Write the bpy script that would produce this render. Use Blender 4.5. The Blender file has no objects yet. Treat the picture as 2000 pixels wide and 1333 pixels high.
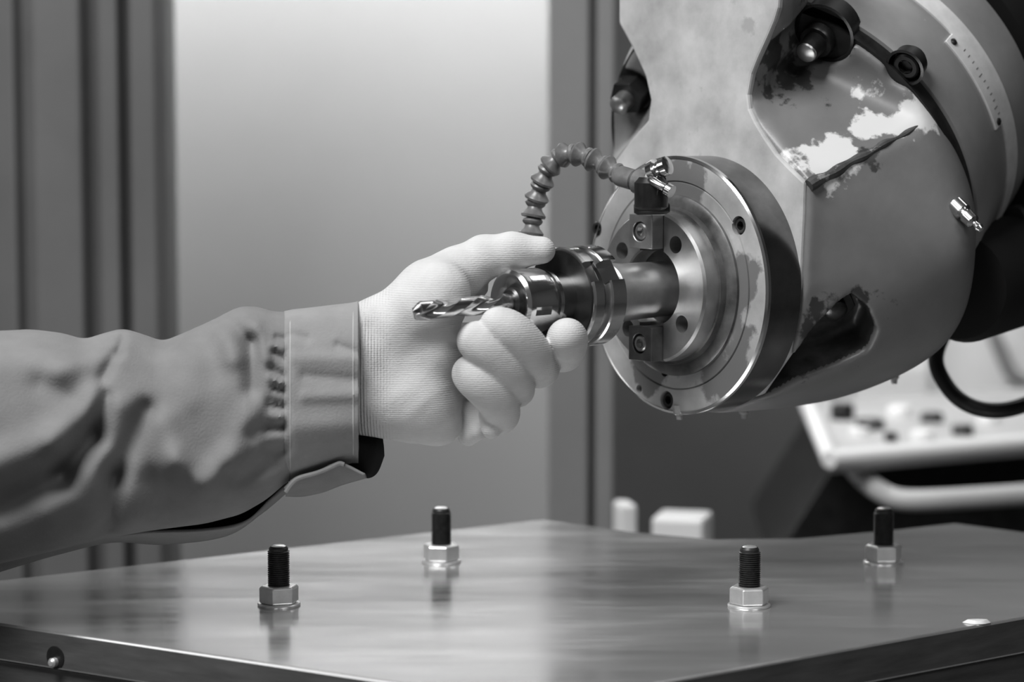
import bpy, bmesh, math, random
import numpy as np
from mathutils import Vector, Matrix, Euler
random.seed(4); rng = np.random.default_rng(4)
SC = bpy.context.scene; COL = SC.collection
R = math.radians

# ------------------------------------------------------------------ camera, light, exposure
F = 5000.0; TH = R(5.5); CAM = np.array([0, 0, 1.26])
cd = bpy.data.cameras.new('camera'); cam = bpy.data.objects.new('camera', cd); COL.objects.link(cam)
cd.sensor_width = 36; cd.lens = 90; cd.clip_start = .05; cd.clip_end = 60
cam.location = CAM; cam.rotation_euler = (R(90) - TH, 0, 0)
cd.dof.use_dof = True; cd.dof.focus_distance = 1.79; cd.dof.aperture_fstop = 4.5
SC.camera = cam
w = bpy.data.worlds.new('world'); SC.world = w; w.use_nodes = True
w.node_tree.nodes['Background'].inputs[0].default_value = (1, 1, 1, 1)
w.node_tree.nodes['Background'].inputs[1].default_value = .10
def area(name, loc, target, sx, sy, power):
    l = bpy.data.lights.new(name, 'AREA'); l.shape = 'RECTANGLE'; l.size = sx; l.size_y = sy; l.energy = power
    o = bpy.data.objects.new(name, l); COL.objects.link(o); o.location = loc
    o.rotation_euler = (Vector(target) - Vector(loc)).to_track_quat('-Z', 'Y').to_euler()
    return o
area('ceiling_light_key', (-1.0, .55, 3.2), (0.05, 1.85, 1.1), 1.3, .9, 98)
area('ceiling_light_fill', (1.6, -.6, 3.3), (.2, 1.9, 1.0), 1.6, .5, 18)
area('added_wall_light', (-.25, 3.14, 1.80), (-.25, 3.4, 1.2), 1.2, .10, 22)  # unseen strip light set just above the view, shapes the wall's falloff
area('added_fill_left', (-2.7, .9, 2.3), (.1, 1.85, 1.1), 1.4, 1.2, 11)  # added off-frame light from the left, brightens the flange
area('ceiling_light_back', (1.1, 3.1, 2.9), (.8, 3.6, .9), .8, .8, 14)
SC.view_settings.view_transform = 'Standard'; SC.view_settings.look = 'None'
SC.view_settings.exposure = 0.0; SC.view_settings.gamma = 1; SC.view_settings.use_curve_mapping = False

# ------------------------------------------------------------------ photo geometry helpers
def ray(px, py):
    x = (px - 1000) / F; y = -(py - 666.5) / F
    return np.array([x, math.cos(TH) + y * math.sin(TH), -math.sin(TH) + y * math.cos(TH)])
def W(px, py, D): return CAM + D * ray(px, py)
def on_z(px, py, z):
    r = ray(px, py); return CAM + r * ((z - CAM[2]) / r[2])
AZ = R(50)
A = np.array([math.sin(AZ), math.cos(AZ), 0]); U = np.array([math.cos(AZ), -math.sin(AZ), 0]); V = np.array([0, 0, 1.])
O = W(1318, 558, 1.852)                      # centre of the spindle flange's front face
def loc(p): d = np.asarray(p) - O; return np.array([d @ U, d @ A, d @ V])
def face(px, py, t):                          # traced point on the plane t behind the flange face -> (u, t, v)
    r = ray(px, py); s = ((O + t * A - CAM) @ A) / (r @ A); return loc(CAM + s * r)
def on_plane(px, py, c, n):                   # local plane
    cw = O + c[0] * U + c[1] * A + c[2] * V; nw = n[0] * U + n[1] * A + n[2] * V
    r = ray(px, py); return loc(CAM + r * (((cw - CAM) @ nw) / (r @ nw)))

# ------------------------------------------------------------------ materials
def mat(name, col, metal=0., rough=.5, var=.0, vs=20., bump=0., bs=200., stretch=None, edge=None, spec=.5, detail=6, rvar=0.,
        chips=None, weave=None, ramp=None):
    m = bpy.data.materials.new(name); m.use_nodes = True; nt = m.node_tree; N = nt.nodes; Lk = nt.links
    b = N['Principled BSDF']; b.inputs['Base Color'].default_value = (col, col, col, 1)
    b.inputs['Metallic'].default_value = metal; b.inputs['Roughness'].default_value = rough
    b.inputs['Specular IOR Level'].default_value = spec
    tc = N.new('ShaderNodeTexCoord'); mp = N.new('ShaderNodeMapping'); Lk.new(tc.outputs['Object'], mp.inputs[0])
    if stretch: mp.inputs['Scale'].default_value = stretch[:3]; mp.inputs['Rotation'].default_value = (0, 0, stretch[3] if len(stretch) > 3 else 0)
    colout = None
    if var:
        n = N.new('ShaderNodeTexNoise'); n.inputs['Scale'].default_value = vs; n.inputs['Detail'].default_value = detail
        n.inputs['Roughness'].default_value = .62; Lk.new(mp.outputs[0], n.inputs['Vector'])
        r = N.new('ShaderNodeMapRange'); r.inputs['From Min'].default_value = .28; r.inputs['From Max'].default_value = .72
        r.inputs['To Min'].default_value = max(0, col - var); r.inputs['To Max'].default_value = min(1, col + var)
        Lk.new(n.outputs['Fac'], r.inputs['Value']); colout = r.outputs[0]
        if rvar:
            q = N.new('ShaderNodeMapRange'); q.inputs['From Min'].default_value = .3; q.inputs['From Max'].default_value = .7
            q.inputs['To Min'].default_value = max(.02, rough - rvar); q.inputs['To Max'].default_value = rough + rvar
            Lk.new(n.outputs['Fac'], q.inputs['Value']); Lk.new(q.outputs[0], b.inputs['Roughness'])
    for ch in (chips or []):                 # worn or darker patches: (noise scale, threshold, colour[, centre, radius])
        cs, thr, cc = ch[:3]
        n = N.new('ShaderNodeTexNoise'); n.inputs['Scale'].default_value = cs; n.inputs['Detail'].default_value = 8
        n.inputs['Roughness'].default_value = .6; Lk.new(tc.outputs['Object'], n.inputs['Vector'])
        val = n.outputs['Fac']
        if len(ch) > 3:                       # wear concentrated round a segment of the object
            acc = None
            for (c0, rad) in ch[3]:
                d = N.new('ShaderNodeVectorMath'); d.operation = 'DISTANCE'; Lk.new(tc.outputs['Object'], d.inputs[0]); d.inputs[1].default_value = c0
                q = N.new('ShaderNodeMapRange'); q.inputs['From Min'].default_value = 0; q.inputs['From Max'].default_value = rad
                q.inputs['To Min'].default_value = .34; q.inputs['To Max'].default_value = -.22; Lk.new(d.outputs['Value'], q.inputs['Value'])
                if acc is None: acc = q.outputs[0]
                else:
                    mx = N.new('ShaderNodeMath'); mx.operation = 'MAXIMUM'; Lk.new(acc, mx.inputs[0]); Lk.new(q.outputs[0], mx.inputs[1]); acc = mx.outputs[0]
            ad = N.new('ShaderNodeMath'); ad.operation = 'ADD'; Lk.new(val, ad.inputs[0]); Lk.new(acc, ad.inputs[1]); val = ad.outputs[0]
        r = N.new('ShaderNodeMapRange'); r.inputs['From Min'].default_value = thr; r.inputs['From Max'].default_value = thr + .06
        Lk.new(val, r.inputs['Value'])
        mx = N.new('ShaderNodeMix'); mx.data_type = 'FLOAT'; Lk.new(r.outputs[0], mx.inputs[0])
        if colout is None: mx.inputs[2].default_value = col
        else: Lk.new(colout, mx.inputs[2])
        mx.inputs[3].default_value = cc; colout = mx.outputs[0]
    if colout is not None:
        cb = N.new('ShaderNodeCombineColor')
        for k in range(3): Lk.new(colout, cb.inputs[k])
        Lk.new(cb.outputs[0], b.inputs['Base Color'])
    if bump or weave:
        bp = N.new('ShaderNodeBump'); bp.inputs['Distance'].default_value = .001; bp.inputs['Strength'].default_value = bump or weave[1]
        if weave:
            wv = N.new('ShaderNodeTexWave'); wv.inputs['Scale'].default_value = weave[0]; wv.inputs['Distortion'].default_value = 1.5
            wv.inputs['Detail'].default_value = 2; wv.bands_direction = weave[2]
            Lk.new(mp.outputs[0], wv.inputs['Vector']); Lk.new(wv.outputs['Fac'], bp.inputs['Height'])
            b2 = N.new('ShaderNodeBump'); b2.inputs['Distance'].default_value = .001; b2.inputs['Strength'].default_value = bump or .2
            n = N.new('ShaderNodeTexNoise'); n.inputs['Scale'].default_value = bs; n.inputs['Detail'].default_value = 4
            Lk.new(tc.outputs['Object'], n.inputs['Vector']); Lk.new(n.outputs['Fac'], b2.inputs['Height']); Lk.new(bp.outputs[0], b2.inputs['Normal'])
            Lk.new(b2.outputs[0], b.inputs['Normal']); bp.inputs['Strength'].default_value = weave[1]
        else:
            n = N.new('ShaderNodeTexNoise'); n.inputs['Scale'].default_value = bs; n.inputs['Detail'].default_value = 4
            Lk.new(mp.outputs[0], n.inputs['Vector']); Lk.new(n.outputs['Fac'], bp.inputs['Height']); Lk.new(bp.outputs[0], b.inputs['Normal'])
    return m

# ------------------------------------------------------------------ mesh helpers
def link(name, V_, F_, m, parent=None, smooth=True, bevel=0, angle=35):
    me = bpy.data.meshes.new(name); me.from_pydata([tuple(v) for v in V_], [], [tuple(f) for f in F_]); me.validate(); me.update()
    return finish(name, me, m, parent, smooth, bevel, angle)
def finish(name, me, m, parent=None, smooth=True, bevel=0, angle=35):
    bm = bmesh.new(); bm.from_mesh(me); bmesh.ops.recalc_face_normals(bm, faces=bm.faces)
    if smooth:
        for e in bm.edges: e.smooth = not (len(e.link_faces) == 2 and e.calc_face_angle(0) > R(angle))
        for f in bm.faces: f.smooth = True
    bm.to_mesh(me); bm.free()
    me.materials.append(m)
    o = bpy.data.objects.new(name, me); COL.objects.link(o)
    if parent is not None: o.parent = parent
    if bevel:
        b = o.modifiers.new('bevel', 'BEVEL'); b.width = bevel; b.segments = 2; b.limit_method = 'ANGLE'; b.angle_limit = R(30); b.harden_normals = False
    return o
class MB:
    def __init__(s): s.v = []; s.f = []
    def add(s, v, f, M=None):
        k = len(s.v)
        for p in v: s.v.append(tuple(M @ Vector(p)) if M is not None else tuple(p))
        s.f += [tuple(i + k for i in q) for q in f]; return s
    def lathe(s, prof, n=64, c=(0, 0), M=None, close=True):      # profile (r, t) round the local Y axis through (u, v) = c
        v = []; f = []
        for (r, t) in prof:
            for i in range(n):
                a = 2 * math.pi * i / n; v.append((c[0] + r * math.cos(a), t, c[1] + r * math.sin(a)))
        P = len(prof)
        for j in range(P - 1):
            for i in range(n):
                k = (i + 1) % n; f.append((j * n + i, j * n + k, (j + 1) * n + k, (j + 1) * n + i))
        if close:
            f.append(tuple(range(n))); f.append(tuple((P - 1) * n + i for i in range(n)))
        return s.add(v, f, M)
    def box(s, a, b, M=None):
        v = [(x, y, z) for x in (a[0], b[0]) for y in (a[1], b[1]) for z in (a[2], b[2])]
        return s.add(v, [(0, 1, 3, 2), (4, 6, 7, 5), (0, 4, 5, 1), (2, 3, 7, 6), (0, 2, 6, 4), (1, 5, 7, 3)], M)
    def prism(s, pts, d, M=None):                                # pts 3D polygon, d extrusion vector
        n = len(pts); v = [tuple(p) for p in pts] + [tuple(np.asarray(p) + np.asarray(d)) for p in pts]
        return s.add(v, [tuple(range(n)), tuple(range(2 * n - 1, n - 1, -1))] + [(i, (i + 1) % n, n + (i + 1) % n, n + i) for i in range(n)], M)
    def tube(s, pts, rad, n=16, cap=True):
        pts = [Vector(p) for p in pts]; rr = rad if hasattr(rad, '__len__') else [rad] * len(pts)
        up = None; v = []; f = []
        for i, p in enumerate(pts):
            t = (pts[min(i + 1, len(pts) - 1)] - pts[max(i - 1, 0)]).normalized()
            if up is None: up = t.orthogonal().normalized()
            up = (up - t * up.dot(t)).normalized(); sd = t.cross(up)
            for k in range(n):
                a = 2 * math.pi * k / n; v.append(tuple(p + (up * math.cos(a) + sd * math.sin(a)) * rr[i]))
        for j in range(len(pts) - 1):
            for k in range(n): q = (k + 1) % n; f.append((j * n + k, j * n + q, (j + 1) * n + q, (j + 1) * n + k))
        if cap: f.append(tuple(range(n))); f.append(tuple((len(pts) - 1) * n + i for i in range(n)))
        return s.add(v, f)
    def build(s, name, m, parent=None, **k): return link(name, s.v, s.f, m, parent, **k)
def spline(pts, n=8):                                            # Catmull-Rom through the points
    P = [np.asarray(p, float) for p in pts]; P = [2 * P[0] - P[1]] + P + [2 * P[-1] - P[-2]]; out = []
    for i in range(1, len(P) - 2):
        for k in range(n):
            t = k / n; a, b, c, d = P[i - 1:i + 3]
            out.append(.5 * ((2 * b) + (c - a) * t + (2 * a - 5 * b + 4 * c - d) * t * t + (3 * b - a - 3 * c + d) * t ** 3))
    out.append(P[-2]); return out
def frame(y, at=(0, 0, 0)):                                      # matrix whose local Y axis is y
    y = Vector(y).normalized(); z = Vector((0, 0, 1)); z = (z - y * z.dot(y)).normalized() if abs(y.z) < .95 else Vector((1, 0, 0)); x = y.cross(z)
    return Matrix.Translation(Vector(at)) @ Matrix((x, y, z)).transposed().to_4x4()
def cut(o, mb):                                                  # carve real holes
    c = link('cutter', mb.v, mb.f, o.data.materials[0], o.parent, smooth=False)
    md = o.modifiers.new('b', 'BOOLEAN'); md.operation = 'DIFFERENCE'; md.object = c; md.solver = 'EXACT'; md.use_self = True
    bpy.context.view_layer.update()
    dg = bpy.context.evaluated_depsgraph_get(); me = bpy.data.meshes.new_from_object(o.evaluated_get(dg))
    o.modifiers.remove(md); old = o.data; mt = old.materials[0]; o.data = me
    bpy.data.objects.remove(c)
    bm = bmesh.new(); bm.from_mesh(me)
    for e in bm.edges: e.smooth = not (len(e.link_faces) == 2 and e.calc_face_angle(0) > R(25))
    for f in bm.faces: f.smooth = True
    bm.to_mesh(me); bm.free()
    return o
def nets(sdf, lo, hi, h):                                        # surface nets of a signed distance function
    ax = [np.arange(lo[i], hi[i] + h, h, dtype=np.float32) for i in range(3)]
    X, Y, Z = np.meshgrid(*ax, indexing='ij'); D = sdf(X, Y, Z).astype(np.float32); del X, Y, Z
    S = D < 0; n = D.shape
    c = np.zeros(tuple(k - 1 for k in n), np.int8)
    for i in (0, 1):
        for j in (0, 1):
            for k in (0, 1): c += S[i:n[0] - 1 + i, j:n[1] - 1 + j, k:n[2] - 1 + k]
    cells = np.argwhere((c > 0) & (c < 8)); idx = -np.ones(c.shape, np.int64); idx[tuple(cells.T)] = np.arange(len(cells))
    acc = np.zeros((len(cells), 3)); cnt = np.zeros(len(cells))
    corners = [(i, j, k) for i in (0, 1) for j in (0, 1) for k in (0, 1)]
    for a in corners:
        for d in range(3):
            if a[d]: continue
            b = list(a); b[d] = 1
            da = D[tuple((cells + a).T)]; db = D[tuple((cells + b).T)]; mk = (da < 0) != (db < 0)
            t = np.where(mk, da / np.where(mk, da - db, 1), 0)
            p = np.repeat(np.array(a, float)[None], len(cells), 0); p[:, d] += t
            acc += p * mk[:, None]; cnt += mk
    Vt = (cells + acc / cnt[:, None]) * h + np.array(lo)
    Fs = []
    for d in range(3):
        e1, e2 = [(1, 2), (2, 0), (0, 1)][d]
        sl0 = [slice(None)] * 3; sl1 = [slice(None)] * 3; sl0[d] = slice(0, -1); sl1[d] = slice(1, None)
        ed = np.argwhere(S[tuple(sl0)] != S[tuple(sl1)])
        ed = ed[(ed[:, e1] > 0) & (ed[:, e2] > 0) & (ed[:, e1] < n[e1] - 1) & (ed[:, e2] < n[e2] - 1)]
        s = S[tuple(ed.T)]
        def I(o1, o2): q = ed.copy(); q[:, e1] -= o1; q[:, e2] -= o2; return idx[tuple(q.T)]
        q = np.stack([I(1, 1), I(0, 1), I(0, 0), I(1, 0)], 1); q[~s] = q[~s][:, ::-1]; Fs.append(q)
    return Vt, np.concatenate(Fs)
def smin(a, b, k): h = np.clip(.5 + .5 * (b - a) / k, 0, 1); return b * (1 - h) + a * h - k * h * (1 - h)
def smax(a, b, k): return -smin(-a, -b, k)
def cone_sdf(X, Y, Z, a, b, ra, rb):
    a = np.asarray(a); d = np.asarray(b) - a; L2 = d @ d + 1e-9
    t = np.clip(((X - a[0]) * d[0] + (Y - a[1]) * d[1] + (Z - a[2]) * d[2]) / L2, 0, 1)
    return np.sqrt((X - a[0] - t * d[0]) ** 2 + (Y - a[1] - t * d[1]) ** 2 + (Z - a[2] - t * d[2]) ** 2) - (ra + (rb - ra) * t)
def relax(Vt, Fq, it=2, lam=.5):
    for _ in range(it):
        acc = np.zeros_like(Vt); cn = np.zeros(len(Vt))
        for i in range(4):
            a = Fq[:, i]; b = Fq[:, (i + 1) % 4]
            np.add.at(acc, a, Vt[b]); np.add.at(acc, b, Vt[a]); np.add.at(cn, a, 1); np.add.at(cn, b, 1)
        Vt = Vt * (1 - lam) + lam * acc / np.maximum(cn, 1)[:, None]
    return Vt
def tag(o, label, cat, group=None):
    o['label'] = label; o['category'] = cat
    if group: o['group'] = group
    return o
def thing(name, label, cat, at=(0, 0, 0), rz=0, group=None):
    o = bpy.data.objects.new(name, None); COL.objects.link(o); o.location = at; o.rotation_euler = (0, 0, rz); o.empty_display_size = .02
    return tag(o, label, cat, group)
def struct(o): o['kind'] = 'structure'; return o

# ------------------------------------------------------------------ materials of the place
M_wall = mat('painted_wall_light', .245, rough=.75, var=.02, vs=1.5)
M_wallr = mat('painted_wall_grey', .17, rough=.6, var=.03, vs=2)
M_post = mat('grey_steel_post', .20, rough=.5, var=.02, vs=4)
M_fold = mat('dark_folded_sheet', .105, rough=.55, var=.02, vs=3)
M_floor = mat('concrete', .12, rough=.8, var=.03, vs=5)
M_ceil = mat('ceiling_paint', .4, rough=.9)
M_plate = mat('ground_steel_plate', .62, metal=.8, rough=.19, var=.10, vs=5, stretch=(1, 4.5, 1, R(-12)), bump=.03, bs=40, rvar=.07, detail=3)
M_side = mat('plate_edge_steel', .10, metal=.4, rough=.45, var=.03, vs=20, stretch=(1, 1, 8))
M_cast_l = mat('pale_worn_machine_paint', .41, rough=.5, var=.12, vs=24, bump=.25, bs=60, chips=[(38, .63, .33)])
M_black = mat('black_oily_metal', .012, rough=.35, var=.008, vs=60, spec=.4)
M_dark = mat('dark_steel', .06, metal=.8, rough=.35, var=.03, vs=60)
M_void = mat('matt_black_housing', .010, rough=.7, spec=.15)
M_steel = mat('ground_steel', .46, metal=.92, rough=.36, var=.12, vs=30, rvar=.08, bump=.06, bs=150)
M_ring = mat('worn_ring_steel', .40, metal=.3, rough=.42, var=.10, vs=26, rvar=.08, bump=.1, bs=120, chips=[(60, .72, .5), (26, .60, .16, [((.045, 0, -.05), .085), ((.005, 0, .068), .065), ((-.03, 0, -.06), .05), ((.066, 0, .0), .05)])])
M_ringd = mat('oily_ring_steel', .12, metal=.6, rough=.4, var=.07, vs=34, rvar=.08, bump=.15, bs=120, chips=[(90, .72, .45)])
M_rim = mat('polished_flange_rim', .20, metal=1, rough=.22, var=.06, vs=30)
M_chrome = mat('bright_chrome', .68, metal=1, rough=.16, var=.06, vs=50)
M_nut = mat('zinc_plated_nut', .82, metal=.75, rough=.28, var=.08, vs=120)
M_thread = mat('blackened_stud_steel', .035, metal=.5, rough=.4, var=.02, vs=200)
M_scale = mat('pale_scale_metal', .72, metal=.3, rough=.45, var=.1, vs=60)
M_hose = mat('hose_plastic_grey', .13, rough=.32, var=.06, vs=60)
M_rubber = mat('black_rubber', .012, rough=.4)
M_glove = mat('pale_knit_glove', .54, rough=.9, var=.05, vs=40, bump=.35, bs=700, spec=.1)
nt = M_glove.node_tree; N_ = nt.nodes; tc_ = N_.new('ShaderNodeTexCoord'); old = N_['Principled BSDF'].inputs['Normal'].links[0].from_socket
sx_ = N_.new('ShaderNodeSeparateXYZ'); nt.links.new(tc_.outputs['Object'], sx_.inputs[0])
wv = N_.new('ShaderNodeTexWave'); wv.inputs['Scale'].default_value = 150; wv.inputs['Distortion'].default_value = .6; wv.bands_direction = 'X'; nt.links.new(tc_.outputs['Object'], wv.inputs['Vector'])
w2 = N_.new('ShaderNodeTexWave'); w2.inputs['Scale'].default_value = 210; w2.inputs['Distortion'].default_value = 1.2; w2.bands_direction = 'Z'; nt.links.new(tc_.outputs['Object'], w2.inputs['Vector'])
mr = N_.new('ShaderNodeMapRange'); mr.inputs['From Min'].default_value = .150; mr.inputs['From Max'].default_value = .128; mr.inputs['To Min'].default_value = 0; mr.inputs['To Max'].default_value = .8
nt.links.new(sx_.outputs[0], mr.inputs['Value'])
ba = N_.new('ShaderNodeBump'); ba.inputs['Distance'].default_value = .0008; nt.links.new(mr.outputs[0], ba.inputs['Strength']); nt.links.new(wv.outputs['Fac'], ba.inputs['Height']); nt.links.new(old, ba.inputs['Normal'])
bb = N_.new('ShaderNodeBump'); bb.inputs['Distance'].default_value = .0006; bb.inputs['Strength'].default_value = .22; nt.links.new(w2.outputs['Fac'], bb.inputs['Height']); nt.links.new(ba.outputs[0], bb.inputs['Normal'])
nt.links.new(bb.outputs[0], N_['Principled BSDF'].inputs['Normal'])
M_cloth = mat('grey_twill_cloth', .20, rough=.9, var=.03, vs=18, bump=.3, bs=600, spec=.1)
M_cloth2 = mat('light_twill_cloth', .25, rough=.9, var=.03, vs=30, bump=.3, bs=600, spec=.1)
M_cuff_slit = mat('black_cuff_slit_shade', .015, rough=.95, spec=.1)  # inner cuff cloth; also the painted shade inside the sleeve slit
M_skin = mat('skin', .4, rough=.6)
M_white = mat('white_paint', .7, rough=.4, var=.03, vs=6)
M_lgrey = mat('light_grey_panel', .42, rough=.45, var=.05, vs=8)

# ------------------------------------------------------------------ the room
struct(MB().box((-4, -2.5, -.1), (5, 5.5, 0)).build('floor', M_floor, smooth=False))
struct(MB().box((-4, -2.5, 3.5), (5, 5.5, 3.6)).build('ceiling', M_ceil, smooth=False))
xw = .125
struct(MB().box((-4, 3.4, 0), (xw, 3.5, 3.5)).build('wall_back', M_wall, smooth=False))
struct(MB().box((-.6, 4.7, 0), (5, 4.8, 3.5)).build('wall_back_grey', M_wallr, smooth=False))
struct(MB().box((-4.1, -2.5, 0), (-4, 5.5, 3.5)).build('wall_left', M_wallr, smooth=False))
struct(MB().box((5, -2.5, 0), (5.1, 5.5, 3.5)).build('wall_right', M_wallr, smooth=False))
# steel post between the light wall and the grey one
def X(px, D): return (px - 1000) / F * D
y0 = 2.75
prof = [(X(1072, y0), y0), (X(1150, y0), y0), (X(1153, y0), y0 + .02), (X(1163, y0), y0 + .02), (X(1166, y0), y0 + .004), (X(1200, y0), y0 + .004), (X(1206, y0), y0 + .10), (X(1072, y0), y0 + .10)]
struct(MB().prism([(x, y, 0) for x, y in prof], (0, 0, 3.5)).build('trim_1', M_post, smooth=False, bevel=.004))
# folded dark sheet screen at the left
yf = 2.62
zz = [(-900, .10), (-40, .02), (30, .0), (46, .018), (70, .004), (160, .0), (176, .024), (196, .006), (232, .0), (244, .024), (258, .002), (306, .0), (320, .03), (322, .10)]
pf = [(X(p, yf), yf + d) for p, d in zz]
struct(MB().prism([(x, y, 0) for x, y in pf] , (0, 0, 3.5)).build('trim_2', M_fold, smooth=False, bevel=.003))

# ------------------------------------------------------------------ steel table with the four studs
ZT = .90
def T(px, py): p = on_z(px, py, ZT); return (p[0], p[1])
far = T(1062, 1015); near = (.017, 1.491); left = (-.486, 1.809)
outline = [left, near, (.56, 1.90), T(2150, 1050), T(2000, 1040), T(1865, 1022), T(1740, 1036), T(1560, 1052), T(1400, 1054), T(1240, 1040), far]
tb = thing('machine_table', 'bare steel machine table plate with four threaded studs standing on it', 'table', (0, 1.8, 0))
def tl(p, z): return (p[0], p[1] - 1.8, z)
pl = MB().prism([tl(p, ZT) for p in outline], (0, 0, -.026)).build('table_plate', M_plate, tb, smooth=False, bevel=.0016)
pl.modifiers['bevel'].material = 0
pl.data.materials.append(M_side)
for f in pl.data.polygons:
    if abs(f.normal.z) < .5: f.material_index = 1
cx, cy = .04, 1.83
ins = [(cx + (p[0] - cx) * .985, cy + (p[1] - cy) * .985) for p in outline]
MB().prism([tl(p, ZT - .026) for p in ins], (0, 0, -(ZT - .026))).build('table_body', M_side, tb, smooth=False, bevel=.002)
# round port with a stud on the table's left-front side
e = Vector((near[0] - left[0], near[1] - left[1], 0)).normalized(); nrm = Vector((e.y, -e.x, 0))
pc = Vector(tl((0, 0), 0)) ; q = W(38, 1304, 1.695); c0 = Vector((q[0], q[1] - 1.8, q[2]))
off = (Vector((outline[0][0], outline[0][1] - 1.8, 0)) - Vector((c0.x, c0.y, 0))).dot(nrm); c0 = c0 + nrm * off
MB().lathe([(.0078, -.012), (.0078, .0005), (.0070, .0007), (.0001, .0007)], n=32, M=frame(-nrm, c0) @ Matrix.Scale(-1, 4, (0, 1, 0))).build('port_ring', M_black, tb)
MB().lathe([(.0001, -.006), (.002, -.0055), (.0032, -.004), (.0032, .004)], n=20, M=frame(-nrm, c0 + Vector((0, 0, -.003)))).build('port_stud', M_nut, tb)
# studs
def make_stud():
    t = thing('threaded_stud', '', 'bolt', group='studs standing on the steel table')
    m = MB(); prof = [(.0068, .0)]; z = .004
    for i in range(24):
        prof += [(.0078, z), (.0078, z + .0003), (.0068, z + .0008), (.0068, z + .0010)]; z += .0015
    prof += [(.0068, .0410), (.0056, .0425)]
    RX = Matrix.Rotation(R(90), 4, 'X')
    m.lathe(prof, n=28, M=RX); m.build('stud', M_thread, t, angle=25)
    MB().lathe([(.0054, .0424), (.0042, .0432)], n=20, M=RX).build('stud_tip', M_nut, t)
    n = MB(); hx = []
    for (r, z) in ((.0125, .0018), (.0143, .0030), (.0143, .0132), (.0125, .0146)):
        hx += [(r * math.cos(R(60 * i)), r * math.sin(R(60 * i)), z) for i in range(6)]
    n.add(hx, [(j * 6 + i, j * 6 + (i + 1) % 6, (j + 1) * 6 + (i + 1) % 6, (j + 1) * 6 + i) for j in range(3) for i in range(6)] + [tuple(range(6)), tuple(18 + i for i in range(6))])
    n.build('hex_nut', M_nut, t, smooth=False, bevel=.0006)
    MB().lathe([(.0148, 0), (.0152, .0006), (.0152, .0014), (.0146, .0020)], n=40, M=RX).build('washer', M_nut, t)
    return t
proto = make_stud()
def dup(root):
    r = root.copy(); COL.objects.link(r)
    for ch in list(root.children): c = ch.copy(); COL.objects.link(c); c.parent = r
    return r
studs = [(545, 1183, 18, 'dark threaded stud with zinc hex nut, leftmost on the steel table, nearest the sleeve'),
         (862, 1099, -12, 'dark threaded stud with hex nut directly below the gloved hand, long reflection under it'),
         (1463, 1185, 8, 'dark threaded stud with brightly lit hex nut below the flange, at the table front'),
         (1725, 1100, 4, 'dark threaded stud with hex nut at the right rear, in front of the blurred console')]
for i, (px, py, rz, lab) in enumerate(studs):
    s = proto if i == 0 else dup(proto); p = on_z(px, py, ZT); s.location = (p[0], p[1], ZT); s.rotation_euler = (0, 0, R(rz)); s['label'] = lab
# reflected glint near the plate's right end, put in as a white solid
p = on_z(1908, 1218, ZT)
pts = []; ff = []
glint = MB()
cp = [(math.cos(a) * .009 * (1 + .2 * math.sin(3 * a)), math.sin(a) * .0045, 0) for a in np.linspace(0, 2 * math.pi, 15)[:-1]]
glint.add([(x, y, 0) for x, y, z in cp] + [(x * .7 + .0006, y * .7, .0022) for x, y, z in cp], [tuple(range(14)), tuple(14 + i for i in range(14))] + [(i, (i + 1) % 14, 14 + (i + 1) % 14, 14 + i) for i in range(14)])
o = glint.build('plate_glint', M_white); o.location = (p[0], p[1], ZT + .0002); tag(o, 'small bright oval glint shaped as a solid on the table plate near its right front edge', 'glint')

# ------------------------------------------------------------------ milling head
head = thing('milling_head', 'worn milling machine head with round spindle flange over the steel table', 'machine', O, -AZ + 0)
def HF(*a): return face(*a)
phi, psi = .517, -.228
Nn = np.array([math.cos(phi) * math.sin(psi), math.cos(phi) * math.cos(psi), math.sin(phi)])   # swivel axis (u,t,v)
Cs = np.array([-.0389, .2018, .1127]); Cg = Cs - .078 * Nn
Mn = frame(Nn, Cs)
# -- casting: hull of the front outline and the swivel disc, scooped round the neck and the bolts
front = [HF(*p, .036) for p in [(1575, 355), (1578, 420), (1572, 560), (1552, 690), (1490, 780), (1400, 808)]]
front += [np.array([.096 * math.cos(a), .036, .096 * math.sin(a)]) for a in np.linspace(R(-95), R(-185), 7)]
front += [np.array([-.104, .036, .080])]
front += [HF(*p) for p in [(1445, 802, .05), (1530, 801, .09), (1610, 789, .125), (1680, 768, .145), (1750, 742, .155), (1810, 712, .16), (1855, 678, .165), (1885, 630, .165), (1898, 570, .16), (1902, 500, .15)]]
e1 = np.cross(Nn, [0, 0, 1.]); e1 /= np.linalg.norm(e1); e2 = np.cross(Nn, e1)
disc = [Cg + .152 * (math.cos(a) * e1 + math.sin(a) * e2) for a in np.linspace(0, 2 * math.pi, 49)[:-1]]
disc2 = [p + Nn * .012 for p in disc]
bm = bmesh.new()
for p in front + disc + disc2: bm.verts.new(tuple(p))
bmesh.ops.convex_hull(bm, input=bm.verts); bm.normal_update()
planes = []
for f in bm.faces:
    n = np.array(f.normal); d = n @ np.array(f.verts[0].co)
    if f.calc_area() < 1e-7: continue
    if not any(abs(n @ q[0]) > .9995 and abs(d - q[1]) < .0012 and n @ q[0] > 0 for q in planes): planes.append((n, d))
cen = np.mean([tuple(v.co) for v in bm.verts], 0)
planes = [(n, d) if n @ cen < d else (-n, -d) for n, d in planes]; bm.free()
neckp = [HF(*p, .036) for p in [(1575, 355), (1545, 326), (1520, 300), (1480, 240), (1465, 195), (1472, 145), (1498, 90), (1518, 45), (1526, 0)]]
neckp += [np.array([.074, .036, .30]), np.array([-.100, .036, .30])] + [HF(*p, .036) for p in [(1213, 0), (1215, 45), (1240, 95), (1265, 150), (1275, 195), (1268, 235), (1235, 275), (1203, 318)]]
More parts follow.
